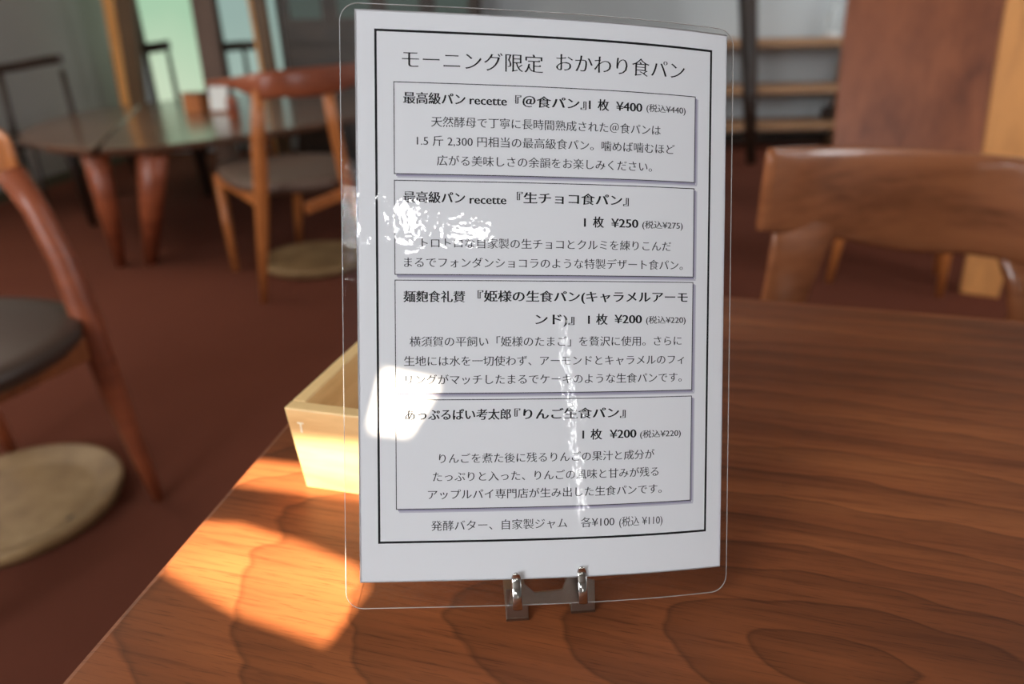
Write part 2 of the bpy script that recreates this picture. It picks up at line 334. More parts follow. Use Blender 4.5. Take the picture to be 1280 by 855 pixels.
def film(of):
    zlo, zhi = card(-75, .2, of).z, card(-75, 209.8, of).z
    bm = bmesh.new(); rows = []
    for y in ys:
        a, b = lam_row(y); rows.append([bm.verts.new(card(min(max(x, a), b), y, of)) for x in [a + (-70.5 - a) * i / 4 for i in range(5)] + [-70.5 + 141 * i / 30 for i in range(1, 30)] + [70.5 + (b - 70.5) * i / 4 for i in range(5)]])
    for r, s in zip(rows, rows[1:]):
        for i in range(len(r) - 1):
            if 4 <= i < 34 and r[0].co.z > zlo and s[0].co.z < zhi: continue      # over the paper the film is fused to it
            bm.faces.new((r[i], r[i + 1], s[i + 1], s[i]))
    return bm
f1 = fin('laminate', film(.16), M['film'], mc, True); f1['label'] = 'clear glossy plastic film over the front'
fin('laminate', film(-.2), M['film'], mc, True)
loop = [(lam_row(y)[0], y) for y in ys] + [(lam_row(y)[1], y) for y in reversed(ys)]
lp = []
for i, p in enumerate(loop):
    q = loop[(i + 1) % len(loop)]; n = max(1, int(math.hypot(q[0] - p[0], q[1] - p[1]) / 8))
    lp += [(p[0] + (q[0] - p[0]) * k / n, p[1] + (q[1] - p[1]) * k / n) for k in range(n)]
bm = bmesh.new(); rs = []
for i, p in enumerate(lp):
    a, b = lp[i - 1], lp[(i + 1) % len(lp)]; tx, ty = b[0] - a[0], b[1] - a[1]; L = math.hypot(tx, ty) or 1; nx, ny = ty / L, -tx / L
    rs.append([bm.verts.new(card(p[0] + nx * c, p[1] + ny * c, o_)) for c, o_ in ((-.13, -.2), (.13, -.2), (.13, .16), (-.13, .16))])
for i in range(len(rs)):
    a, b = rs[i], rs[(i + 1) % len(rs)]
    for k in range(4): bm.faces.new((a[k], a[(k + 1) % 4], b[(k + 1) % 4], b[k]))
fin('film_edge', bm, M['film_edge'], mc)
# printed rules
def strip(bm, x0, y0, x1, y1, of=.02):
    n = max(1, int(max(x1 - x0, y1 - y0) / 3)); hor = (x1 - x0) > (y1 - y0); prev = None
    for k in range(n + 1):
        f = k / n
        a, b = ((x0 + (x1 - x0) * f, y0), (x0 + (x1 - x0) * f, y1)) if hor else ((x0, y0 + (y1 - y0) * f), (x1, y0 + (y1 - y0) * f))
        v = (bm.verts.new(card(*a, of)), bm.verts.new(card(*b, of)))
        if prev: bm.faces.new((prev[0], v[0], v[1], prev[1]))
        prev = v
def rect(bm, x0, y0, x1, y1, w):
    strip(bm, x0, y0, x1, y0 + w); strip(bm, x0, y1 - w, x1, y1); strip(bm, x0, y0 + w, x0 + w, y1 - w); strip(bm, x1 - w, y0 + w, x1, y1 - w)
bm = bmesh.new(); rect(bm, -64.1, 14.9, 64.4, 203.4, .85); fin('page_border', bm, M['ink'], paper)
for y0, y1 in ((152.1, 185.1), (115.6, 150.0), (71.5, 113.8), (27.8, 69.4)):
    bm = bmesh.new(); strip(bm, -56.6, y0 - .65, 57.9, y0, .008); strip(bm, 57.5, y0, 58.1, y1 - .8, .008); fin('box_shade', bm, M['shade_dark'], paper)
    bm = bmesh.new(); strip(bm, -56.2, y0 - 1.25, 58.5, y0 - .65, .008); strip(bm, 58.1, y0 - .65, 58.7, y1 - 1.1, .008); fin('box_shade', bm, M['shade_light'], paper)
    bm = bmesh.new(); rect(bm, -57.4, y0, 57.5, y1, .30); fin('box_border', bm, M['ink_grey'], paper)
# printed text: style, words, x from, x to, middle height (mm on the paper), letter height
TEXT = [
    ('T', 'モーニング限定', -54.23, -2.87, 193.07, 7.12),
    ('T', 'おかわり食パン', 1.94, 52.74, 194.09, 7.06),
    ('B', '最高級パン', -53.96, -31.41, 179.4, 4.42),
    ('B', 'recette', -29.96, -16.26, 179.4, 4.46),
    ('B', '『＠食パン』', -13.21, 13.58, 179.4, 4.51),
    ('B', '1', 13.89, 16.66, 179.4, 4.55),
    ('B', '枚', 17.89, 22.4, 179.4, 4.57),
    ('B', '¥400', 25.06, 35.53, 179.4, 4.6),
    ('S', '(税込¥440)', 37.15, 53.3, 179.4, 3.31),
    ('R', '天然酵母で丁寧に長時間熟成された＠食パンは', -43.9, 43.07, 171.15, 3.99),
    ('R', '1.5 斤 2,300 円相当の最高級食パン。噛めば噛むほど', -49.12, 48.95, 164.29, 4.01),
    ('R', '広がる美味しさの余韻をお楽しみください。', -41.91, 39.66, 157.25, 4.02),
    ('B', '最高級パン', -54.12, -31.53, 143.85, 4.49),
    ('B', 'recette', -29.95, -16.36, 143.49, 4.53),
    ('B', '『生チョコ食パン』', -12.49, 30.48, 144.27, 4.6),
    ('B', '1', 12.4, 15.19, 135.76, 4.63),
    ('B', '枚', 16.43, 20.79, 135.86, 4.64),
    ('B', '¥250', 23.55, 34.43, 135.8, 4.67),
    ('S', '(税込¥275)', 35.98, 52.69, 135.45, 3.35),
    ('R', 'トロトロな自家製の生チョコとクルミを練りこんだ', -47.52, 47.95, 127.31, 4.07),
    ('R', 'まるでフォンダンショコラのような特製デザート食パン。', -53.95, 52.89, 120.16, 4.08),
    ('B', '麺麭食礼賛', -54.31, -31.53, 107.59, 4.57),
    ('B', '『姫様の生食パン(キャラメルアーモ', -26.97, 55.21, 107.84, 4.67),
    ('B', 'ンド)』', -5.37, 9.61, 99.26, 4.66),
    ('B', '1', 14.25, 17.06, 99.27, 4.7),
    ('B', '枚', 18.0, 22.61, 99.27, 4.71),
    ('B', '¥200', 25.24, 36.3, 99.45, 4.74),
    ('S', '(税込¥220)', 37.93, 54.41, 99.07, 3.4),
    ('R', '横須賀の平飼い「姫様のたまご」を贅沢に使用。さらに', -52.05, 52.82, 90.95, 4.13),
    ('R', '生地には水を一切使わず、アーモンドとキャラメルのフィ', -54.14, 53.95, 83.7, 4.14),
    ('R', 'リングがマッチしたまるでケーキのような生食パンです。', -53.71, 53.02, 76.74, 4.15),
    ('B', 'あっぷるぱい考太郎', -53.95, -14.36, 63.56, 4.38),
    ('B', '『りんご生食パン』', -13.09, 30.08, 63.52, 4.74),
    ('B', '1', 12.43, 15.25, 55.44, 4.77),
    ('B', '枚', 16.19, 20.85, 55.33, 4.78),
    ('B', '¥200', 23.76, 34.56, 55.36, 4.81),
    ('S', '(税込¥220)', 35.99, 52.97, 54.88, 3.45),
    ('R', 'りんごを煮た後に残るりんごの果汁と成分が', -41.33, 42.01, 46.98, 4.21),
    ('R', 'たっぷりと入った、りんごの風味と甘みが残る', -43.67, 43.75, 40.07, 4.22),
    ('R', 'アップルパイ専門店が生み出した生食パンです。', -45.48, 45.17, 33.3, 4.23),
    ('F', '発酵バター、自家製ジャム', -44.38, 7.4, 21.36, 4.32),
    ('F', '各¥100', 12.7, 26.01, 21.3, 4.38),
    ('F', '(税込 ¥110)', 27.94, 45.64, 20.96, 3.47),
]
EM = {'T': 7.3, 'B': 4.55, 'R': 4.12, 'S': 3.25, 'F': 4.3}
DX = {'T': .006, 'B': .030, 'R': .008, 'S': .014, 'F': .006}
DY = {'T': -.016, 'B': .002, 'R': -.008, 'S': -.004, 'F': -.010}
fc = bpy.data.curves.new('letters', 'FONT'); fo = bpy.data.objects.new('letters', fc); COL.objects.link(fo); fc.size = 1; fc.resolution_u = 3
for st, words, xa, xb, yc, _h in TEXT:
    fc.body = words; bpy.context.view_layer.update()
    ev = fo.evaluated_get(bpy.context.evaluated_depsgraph_get()); me = ev.to_mesh()
    co = [v.co.xy.copy() for v in me.vertices]; faces = [tuple(p.vertices) for p in me.polygons]; ev.to_mesh_clear()
    ed = {}
    for f in faces:
        for i in range(len(f)):
            a, b = f[i], f[(i + 1) % len(f)]; ed.setdefault((min(a, b), max(a, b)), []).append((a, b, f))
    nrm = [V((0, 0)) for _ in co]; nxt = {}; prv = {}
    for k, l in ed.items():
        if len(l) != 1: continue
        a, b, f = l[0]; e = co[b] - co[a]
        if e.length < 1e-6: continue
        n = V((e.y, -e.x)).normalized(); c = sum((co[i] for i in f), V((0, 0))) / len(f)
        if n.dot(c - (co[a] + co[b]) / 2) > 0: n = -n; a, b = b, a
        nrm[a] += n; nrm[b] += n; nxt[a] = b; prv[b] = a
    for n in nrm:
        if n.length > 1e-6: n.normalize()
    # serif strokes: upright strokes keep their weight, level strokes get thin, with a small triangle at their right end
    q = [c + V((n.x * DX[st], n.y * DY[st])) for c, n in zip(co, nrm)]
    tri = []
    for a, b in list(nxt.items()):
        e = co[b] - co[a]
        if abs(e.x) < .02 and .03 < abs(e.y) < .085 and nrm[a].x > .3 and nrm[b].x > .3 and ord(max(words)) > 0x2fff and a in prv and b in nxt:
            if abs(co[a].x - co[prv[a]].x) > .13 and abs(co[nxt[b]].x - co[b].x) > .13 and abs(co[a].y - co[prv[a]].y) < .02:
                hi, lo = (q[a], q[b]) if q[a].y > q[b].y else (q[b], q[a])
                i = len(q); q += [V((hi.x - .085, hi.y - .004)), V((hi.x - .03, hi.y + .05)), V((hi.x + .02, hi.y - .01)), V((lo.x, lo.y))]; tri.append((i, i + 3, i + 2, i + 1))
    x0, x1 = min(c.x for c in q), max(c.x for c in q); em = EM[st]; sx = (xb - xa) / (x1 - x0)
    if words == '1': sx = em * 1.15; xa += .6
    bm = bmesh.new(); vs = [bm.verts.new(card(xa + (c.x - x0) * sx, yc + (c.y - .36) * em, .03)) for c in q]
    for f in faces + tri:
        try: bm.faces.new([vs[i] for i in f])
        except ValueError: pass
    me2 = bpy.data.meshes.new('text_line'); bm.to_mesh(me2); bm.free()
    link('text_line', me2, M['ink'] if st in 'TB' else M['ink_grey'], paper)
bpy.data.objects.remove(fo); bpy.data.curves.remove(fc)
# ------------------------------------------------------------------ steel easel that holds the card
def oncard(px, py, off):
    """the point where a line of sight meets the card plane pushed off mm towards the reader"""
    d = ray(px, py); p0 = card(0, 0, off); return CP + d * ((p0 - CP).dot(AN) / d.dot(AN))
es = thing('card_easel', 'small chrome easel with two hooks holding the menu card', 'stand', tuple(on(690, 765, TZ)))
for hx, htop, hbot, fx0, fx1, fyb in ((647, 717, 756, 632, 661, 777), (729, 709, 748, 713, 744, 767)):
    xm = (fx0 + fx1) / 2
    A, B = on(fx0 + 1, fyb, TZ), on(fx1, fyb - 2, TZ); side = (B - A).normalized(); fwd = V((-side.y, side.x, 0))
    w = (B - A).length; up_ = V((0, 0, 1))
    bm = hexa([A, B, B + fwd * .0012, A + fwd * .0012], [A + up_ * .0135 + fwd * .003, B + up_ * .0135 + fwd * .003, B + up_ * .0135 + fwd * .0042, A + up_ * .0135 + fwd * .0042])
    ft = fin('foot', bm, M['steel'], es, bevel=.0003)
    # foot plate lying on the table, running back under the card
    fin('foot_plate', hexa([A, B, B + fwd * .035, A + fwd * .035], [p + up_ * .0012 for p in (A, B, B + fwd * .035, A + fwd * .035)]), M['steel'], es)
    # hook: a narrow strip that leaves the foot, passes under the card edge and stands up in front of it
    c0 = on(hx + 2, fyb - 8, TZ + .006) ; hw = .0018
    pts = []
    for py, off in ((hbot + 6, 1.0), (hbot, 2.6), (hbot - 8, 3.4), ((htop + hbot) / 2, 2.6), (htop + 10, 1.2), (htop + 4, 1.0), (htop, 1.9)):
        pts.append(oncard(hx + (hbot - py) * -.05, py, off))
    pts = [p for p in pts]; pts = [V(p) for p in spl([tuple(p) for p in pts], 3)]
    rings = []
    for i, p in enumerate(pts):
        tt = (pts[min(i + 1, len(pts) - 1)] - pts[max(i - 1, 0)]).normalized(); s_ = AX; n_ = tt.cross(s_).normalized()
        wv = hw * (1 if i < len(pts) - 3 else (.85, .7, .4)[i - len(pts) + 3])
        rings.append([p + s_ * (wv * cos(2 * pi * j / 12)) + n_ * (.0005 * sin(2 * pi * j / 12)) for j in range(12)])
    fin('hook', loft(rings), M['chrome'], es, True)
P = lambda x, y, off: oncard(x, y, off)
br = [(640, 732), (655, 730), (668, 741), (703, 737), (709, 722), (722, 719), (742, 726), (744, 752), (660, 757), (635, 760)]
bm = bmesh.new(); fa = [bm.verts.new(P(x, y, -1.2)) for x, y in br]; fb = [bm.verts.new(P(x, y, -1.2) - AN * .001) for x, y in br]
bm.faces.new(fa); bm.faces.new(fb[::-1])
for i in range(len(br)): j = (i + 1) % len(br); bm.faces.new((fa[i], fb[i], fb[j], fa[j]))
fin('bridge_plate', bm, M['steel'], es)
sp0 = P(645, 738, -2.4); fin('back_leg', tube([sp0, V((sp0.x + .002, sp0.y + .055, TZ + .003))], [.002, .002]), M['steel'], es, True)

# ------------------------------------------------------------------ pale wooden tray box
A = on(383, 609, TZ); yaw = math.atan2(-.0071, .027)
BM = Matrix.Translation((A.x, A.y, TZ)) @ Matrix.Rotation(yaw, 4, 'Z')
bxr = thing('wooden_box', 'open pale pine box on the table, half hidden behind the menu card', 'box', tuple(A))
L, D, H, WT, TP = .150, .115, .0485, .0075, .003
def q4(x0, y0, x1, y1, tx0, ty0, tx1, ty1, z0, z1):
    return hexa([BM @ V(p) for p in ((x0, y0, z0), (x1, y0, z0), (x1, y1, z0), (x0, y1, z0))], [BM @ V(p) for p in ((tx0, ty0, z1), (tx1, ty0, z1), (tx1, ty1, z1), (tx0, ty1, z1))])
fin('front_panel', q4(0, 0, L, WT, -TP, -TP, L + TP, WT - TP, 0, H), M['pine'], bxr, bevel=.0009)
fin('back_panel', q4(0, D - WT, L, D, -TP, D - WT + TP, L + TP, D + TP, 0, H), M['pine'], bxr, bevel=.0009)
fin('side_panel', q4(0, WT, WT, D - WT, -TP, WT - TP, WT - TP, D - WT + TP, 0, H), M['pine'], bxr, bevel=.0009)
fin('side_panel', q4(L - WT, WT, L, D - WT, L - WT + TP, WT - TP, L + TP, D - WT + TP, 0, H), M['pine'], bxr, bevel=.0009)
fin('bottom_panel', q4(WT, WT, L - WT, D - WT, WT, WT, L - WT, D - WT, .001, .006), M['pine'], bxr)
k = (.535 - .511) ; bm = bmesh.new()
bx(bm, (.0040, -TP * .7 - .0004, H - .0135), (.0049, 0, H - .0085)); bx(bm, (.0028, -TP * .75 - .0004, H - .0085), (.0061, 0, H - .0077))
bmesh.ops.transform(bm, matrix=BM, verts=bm.verts); fin('pale_mark', bm, plain('cream_mark', (.85, .8, .6), .6), bxr)['label'] = 'small cream mark near the corner'

# ------------------------------------------------------------------ chairs
def leg(par, top, foot, r0, r1, mat, name='leg', mid=None, flat=None, side=None):
    pts = [V(top), V(mid) if mid else V(top).lerp(V(foot), .5), V(foot)]
    rr = [r0, (r0 + r1) / 2 * 1.05, r1] if not mid else [r0, max(r0, r1) , r1]
    return fin(name, tube(pts, rr, 14, flat=flat, side=side), mat, par, True)
def seat_pad(par, poly, z, th, mat):
    poly = rnd(poly, .42, 5); n = len(poly); c = V((sum(p[0] for p in poly) / n, sum(p[1] for p in poly) / n))
    def ring(k, zz): return [V((c.x + (p[0] - c.x) * k, c.y + (p[1] - c.y) * k, zz)) for p in poly]
    return fin('seat', loft([ring(.6, z - th), ring(.93, z - th), ring(.99, z - th * .7), ring(1, z - th * .3), ring(.97, z - .004), ring(.85, z), ring(.4, z - .006)]), mat, par, True)
def bar(par, a, b, h, w, mat, name='apron'):
    a, b = V(a), V(b); d = (b - a); d.z = 0; s = V((-d.y, d.x, 0)).normalized() * w / 2; z = V((0, 0, h / 2))
    return fin(name, hexa([a - s - z, a + s - z, b + s - z, b - s - z], [a - s + z, a + s + z, b + s + z, b - s + z]), mat, par, bevel=.003)

# chair A: at the far side of the near table, broad walnut backrest
ch = thing('dining_chair', 'walnut chair with broad curved backrest behind the foreground table', 'chair', (.6, .8, 0))
cols = [(963, 185, 288, .895), (985, 184, 291, .93), (1020, 183, 292, .965), (1060, 183, 296, .99), (1100, 184, 304, 1.005), (1150, 186, 311, 1.015), (1200, 190, 315, 1.015), (1240, 194, 316, 1.005), (1285, 199, 322, .985), (1330, 204, 330, .955), (1375, 210, 330, .91)]
cols = pxcols(cols); fin('backrest', rail(cols, .030, 22, 3, .42), M['walnut_rail'], ch, True)
def flatleg(par, secs, th, mat, skew=0.0):
    """board-like leg: secs = (left px, right px, y px, depth) down the leg, last one a room point pair"""
    rings = []
    for sec in secs:
        l, r_, y, Y = sec[:4]; tk = sec[4] if len(sec) > 4 else th
        a, b = at(l, y, Y - skew), at(r_, y, Y + skew); c = (a + b) / 2; h = (b - a) / 2
        rings.append([c + h * math.copysign(abs(cos(2 * pi * j / 14)) ** .75, cos(2 * pi * j / 14)) + V((0, tk / 2, 0)) * math.copysign(abs(sin(2 * pi * j / 14)) ** .75, sin(2 * pi * j / 14)) for j in range(14)])
    return rings
rg = flatleg(ch, [(975, 1040, 262, .955, .004), (966, 1052, 280, .955, .010), (965, 1044, 292, .954, .018), (964, 1040, 302, .952, .024), (961, 1031, 320, .95), (957, 1020, 345, .95), (952, 1010, 372, .955)], .028, None, .030)
f0 = V((.325, 1.03, 0)); rg.append([f0 + V((.017 * cos(2 * pi * j / 14), .017 * sin(2 * pi * j / 14), 0)) for j in range(14)]); fin('leg', loft(rg), M['walnut_rail'], ch, True)
rg = flatleg(ch, [(1245, 1325, 285, 1.0, .006), (1236, 1325, 306, .990, .014), (1246, 1320, 322, .982, .024), (1252, 1318, 335, .975), (1258, 1318, 355, .96), (1262, 1316, 395, .955)], .034, None)
f0 = V((.80, 1.03, 0)); rg.append([f0 + V((.017 * cos(2 * pi * j / 14), .017 * sin(2 * pi * j / 14), 0)) for j in range(14)]); fin('leg', loft(rg), M['walnut_rail'], ch, True)
seat_pad(ch, [(.36, .93), (.32, .50), (.80, .42), (.78, .93)], .40, .035, M['seat'])
leg(ch, (.37, .54, .37), (.345, .5, 0), .02, .013, M['walnut']); leg(ch, (.75, .47, .37), (.79, .43, 0), .02, .013, M['walnut'])
bar(ch, (.37, .54, .345), (.36, .93, .345), .03, .018, M['walnut']); bar(ch, (.75, .47, .345), (.77, .93, .345), .03, .018, M['walnut']); bar(ch, (.37, .54, .345), (.75, .47, .345), .03, .018, M['walnut'])

# chair B: left edge of the picture
ch = thing('dining_chair', 'chair cropped by the left edge with dark round seat above a round tray', 'chair', (-.95, 1.1, 0))
fr_ = V((-.724, 1.139, 0)); fl_ = V((-1.145, 1.311, 0)); dirw = (fl_ - fr_).normalized(); face = V((-.38, -.92, 0)).normalized()
t0 = at(14, 195, 1.2); e = t0
st = [(e + dirw * s + face * (-.05 * sin(pi * min(s / .44, 1)))) for s in (-.012, .03, .1, .2, .3, .4, .47)]
hs = [(.71, .645), (.722, .635), (.728, .63), (.73, .63), (.728, .63), (.722, .636), (.71, .65)]
fin('backrest', rail([(p.x, p.y, a, b) for p, (a, b) in zip(st, hs)], .024, 16, 4), M['orange_wood'], ch, True)
pl = [at(13, 215, 1.2), at(45, 262, 1.19), at(78, 325, 1.175), at(112, 410, 1.165), at(142, 490, 1.155), at(168, 555, 1.146), at(198, 622, 1.14)]; pl[-1].z = .0
fin('leg', tube(pl, [.024, .021, .022, .024, .021, .016, .011], 14), M['red_rail'], ch, True)
pl2 = [p + dirw * .435 + V((0, 0, 0)) for p in pl]; fin('leg', tube(pl2, [.024, .021, .022, .024, .021, .016, .011], 14), M['red_rail'], ch, True)
sc_ = V((-.985, 1.03, 0)); r_ = .228
seat_pad(ch, [(sc_.x + r_ * 1.12 * cos(a * pi / 4 + .2), sc_.y + r_ * 1.12 * sin(a * pi / 4 + .2)) for a in range(8)], .405, .04, M['seat'])
g1 = fr_ + face * .43; g2 = fl_ + face * .43
leg(ch, g1 + V((-.03, .03, .37)), g1, .02, .013, M['walnut']); leg(ch, g2 + V((.05, .03, .37)), g2, .02, .013, M['walnut'])
bar(ch, g1 + V((-.03, .03, .34)), pl[3] + V((0, 0, -.03)), .045, .022, M['walnut']); bar(ch, g2 + V((.05, .03, .34)), pl2[3] + V((0, 0, -.03)), .045, .022, M['walnut']); bar(ch, g1 + V((-.03, .03, .34)), g2 + V((.05, .03, .34)), .04, .02, M['walnut'])

# chair C: middle distance, left of the menu card
ch = thing('dining_chair', 'reddish brown chair beside the far table, just left of the menu card', 'chair', (-.85, 2.5, 0))
cols = pxcols([(258, 101, 108, 2.44), (280, 98, 108, 2.34), (300, 95, 114, 2.25), (320, 91, 125, 2.19), (342, 88, 122, 2.19), (370, 86, 122, 2.23), (400, 83, 119, 2.31), (430, 80, 111, 2.42), (455, 78, 96, 2.58), (470, 78, 88, 2.72)])
fin('backrest', rail(cols, .034, 16, 4), M['red_rail'], ch, True)
a0 = at(322, 112, 2.19); a1 = V((-.875, 2.262, 0)); fin('leg', tube([a0, at(323, 170, 2.2), at(326, 230, 2.215), at(328, 300, 2.24), a1], [.018, .023, .024, .019, .011], 14), M['orange_wood'], ch, True)
b0 = at(408, 108, 2.34); b1 = V((-.50, 2.50, 0)); fin('leg', tube([b0, at(418, 160, 2.36), at(431, 220, 2.4), b1], [.018, .02, .021, .011], 14), M['orange_wood'], ch, True)
c0 = V((-1.125, 2.68, .375)); c1 = V((-1.107, 2.629, 0)); leg(ch, c0, c1, .022, .013, M['orange_wood'])
d0 = V((-.90, 2.93, .37)); d1 = V((-.962, 3.03, 0)); leg(ch, d0, d1, .02, .014, M['orange_wood'])
seat_pad(ch, [(-1.24, 2.86), (-.90, 2.27), (-.50, 2.44), (-.72, 3.05)], .405, .045, M['seat_grey'])
am = at(325, 236, 2.215); bar(ch, c0 - V((0, 0, .02)), V((am.x, am.y, c0.z - .02)), .028, .02, M['orange_wood']); bb = at(433, 230, 2.4); bar(ch, V((am.x + .13, am.y + .03, .335)), V((bb.x, bb.y, .355)), .035, .02, M['orange_wood']); bar(ch, d0 - V((0, 0, .02)), V((bb.x, bb.y, d0.z - .02)), .028, .02, M['orange_wood']); bar(ch, c0 - V((0, 0, .02)), d0 - V((0, 0, .02)), .028, .02, M['orange_wood'])

# dark chairs seen against the wall and window
def back_chair(label, cols, legtop_px, Y, seatdir, mat, width=.42, seat_h=.40, rail_th=.022, other=-1):
    c = pxcols(cols); p = at(*legtop_px, Y); q = V(p) + V((other * width, .04, 0))
    ch = thing('dining_chair', label, 'chair', (p.x, Y, 0))
    fin('backrest', rail(c, rail_th, 12, 3), mat, ch, True)
    for s, o_ in ((1, p), (-1, q)):
        o_.z = min((c[0][2] + c[0][3]) / 2, (c[-1][2] + c[-1][3]) / 2)
        fin('leg', tube([o_, V((o_.x + .008 * s, o_.y - .02, .40)), V((o_.x + .03 * s, o_.y + .03, 0))], [.014, .018, .011], 10), mat, ch, True)
        f = V((o_.x, o_.y, 0)) + V(seatdir) * .42
        fin('leg', tube([f + V((0, 0, seat_h - .03)), f], [.018, .011], 10), mat, ch, True)
    sd = V(seatdir) * .46; seat_pad(ch, [(p.x, p.y), (q.x, q.y), (q.x + sd.x, q.y + sd.y), (p.x + sd.x, p.y + sd.y)], seat_h, .04, M['seat'])
    return ch
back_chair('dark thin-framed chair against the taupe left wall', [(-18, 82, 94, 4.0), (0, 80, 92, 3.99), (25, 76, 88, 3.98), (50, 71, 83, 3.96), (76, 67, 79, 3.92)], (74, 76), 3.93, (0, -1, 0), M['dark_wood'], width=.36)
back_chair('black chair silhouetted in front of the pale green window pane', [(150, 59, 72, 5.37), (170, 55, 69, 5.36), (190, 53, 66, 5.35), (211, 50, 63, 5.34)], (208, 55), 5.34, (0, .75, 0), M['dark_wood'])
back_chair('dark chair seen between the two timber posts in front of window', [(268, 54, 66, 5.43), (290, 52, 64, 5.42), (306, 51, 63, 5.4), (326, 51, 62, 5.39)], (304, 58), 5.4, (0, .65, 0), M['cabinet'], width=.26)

# ------------------------------------------------------------------ far tables
FZ = .5
def far_table(label, poly, legs, loc, matleg):
    t_ = thing('side_table', label, 'table', loc); poly = rnd(poly, .1, 3)
    fin('table_top', prism(poly, FZ - .03, FZ, .03), M['far_table'], t_, bevel=.006)
    for tp, ft, r0, r1, mt in legs: leg(t_, tp, ft, r0, r1, mt)
    return t_
t1 = far_table('low brown table by the left wall, under the dark chair back', [(-1.475, 2.50), (-1.72, 2.62), (-1.97, 2.84), (-2.16, 3.2), (-2.33, 3.8), (-2.31, 4.2), (-2.185, 4.3)],
    [((-1.545, 2.62, FZ - .03), (-1.608, 2.709, 0), .048, .02, M['red_rail']), ((-2.03, 3.25, FZ - .03), (-2.1, 3.39, 0), .03, .016, M['dark_wood']), ((-2.22, 4.1, FZ - .03), (-2.25, 4.2, 0), .03, .016, M['dark_wood'])], (-1.9, 3.2, 0), None)
t2 = far_table('long low glossy table reflecting the window, left of the menu card', [(-1.462, 2.50), (-1.30, 2.53), (-1.16, 2.68), (-.98, 2.92), (-.76, 3.3), (-.58, 3.9), (-.9, 4.7), (-1.5, 5.02), (-2.05, 4.9), (-2.18, 4.3)],
    [((-1.33, 2.62, FZ - .03), (-1.500, 2.735, 0), .056, .024, M['red_rail']), ((-1.75, 3.95, FZ - .03), (-1.78, 4.05, 0), .045, .022, M['dark_wood']), ((-.98, 4.3, FZ - .03), (-.95, 4.38, 0), .04, .02, M['dark_wood'])], (-1.3, 3.7, 0), None)
# things on the far table
def onfar(x, y): return on(x, y, FZ)
p = onfar(242, 141); b_ = thing('condiment_box', 'small brown wooden caddy box standing on the glossy far table', 'box', tuple(p))
fin('body', box((p.x - .045, p.y, FZ), (p.x + .045, p.y + .08, FZ + .085)), M['orange_wood'], b_, bevel=.004); fin('lid', box((p.x - .048, p.y - .003, FZ + .085), (p.x + .048, p.y + .083, FZ + .097)), M['walnut'], b_)
p = onfar(276, 141); b_ = thing('card_stand', 'small white card leaning in a holder on the far table', 'menu', tuple(p))
fin('sheet', hexa([p + V((-.05, 0, .008)), p + V((.05, 0, .008)), p + V((.05, .004, .008)), p + V((-.05, .004, .008))], [p + V((-.06, .05, .125)), p + V((.04, .05, .125)), p + V((.04, .054, .125)), p + V((-.06, .054, .125))]), M['white'], b_)
fin('holder', box((p.x - .055, p.y - .012, FZ), (p.x + .055, p.y + .02, FZ + .012)), M['walnut'], b_)
p = onfar(293, 146); b_ = thing('sauce_bottle', 'small dark brown bottle at the right of the white card on far table', 'bottle', tuple(p))
fin('body', lathe([(.026, 0), (.028, .004), (.028, .07), (.024, .085), (.012, .095), (.012, .1)], p, 20), M['red_rail'], b_, True); fin('cap', lathe([(.014, .1), (.014, .122), (.01, .125)], p, 16), M['dark_wood'], b_, True)
p = onfar(258, 137); b_ = thing('sugar_jar', 'squat amber glass jar between the caddy box and the white card', 'jar', tuple(p))
fin('body', lathe([(.03, 0), (.034, .006), (.034, .05), (.028, .062)], p, 20), M['tan_slab'], b_, True); fin('lid', lathe([(.03, .062), (.03, .075), (.008, .08), (.008, .09)], p, 16), M['steel'], b_, True)
# small basket under the far table
p = on(352, 196, 0); b_ = thing('storage_basket', 'small orange basket on the floor beneath the far table', 'basket', tuple(p))
om = plain('orange_cloth', (.55, .12, .03), .8)
fin('body', lathe([(.06, 0), (.07, .01), (.085, .13), (.078, .13), (.064, .02)], p, 24), om, b_, True); fin('rim', lathe([(.075, .125), (.088, .125), (.09, .138), (.075, .138)], p, 24), om, b_, True)

# ------------------------------------------------------------------ round trays on the floor
def tray(label, c, r, knot=False):
    t_ = thing('round_tray', label, 'tray', (c[0], c[1], 0), 'round wooden trays on the carpet')
    fin('dish', lathe([(r * .90, 0), (r * .97, .010), (r, .030), (r * .985, .036), (r * .95, .035), (r * .82, .024), (r * .74, .017), (r * .70, .018), (r * .4, .016), (.01, .016)], (c[0], c[1], 0), 64), M['tray'], t_, True)
    if knot: k_ = on(87, 645, .02); fin('knot', lathe([(.010, 0), (.009, .0016), (.004, .002)], (k_.x, k_.y, .016), 12), M['dark_wood'], t_, True)['label'] = 'dark knot in the wood'
tray('large pale round wooden tray on the carpet under the left-edge chair', (-.995, 1.11), .195, True)
tray('pale round wooden tray on the carpet under the middle chair', (-.80, 2.70), .215)

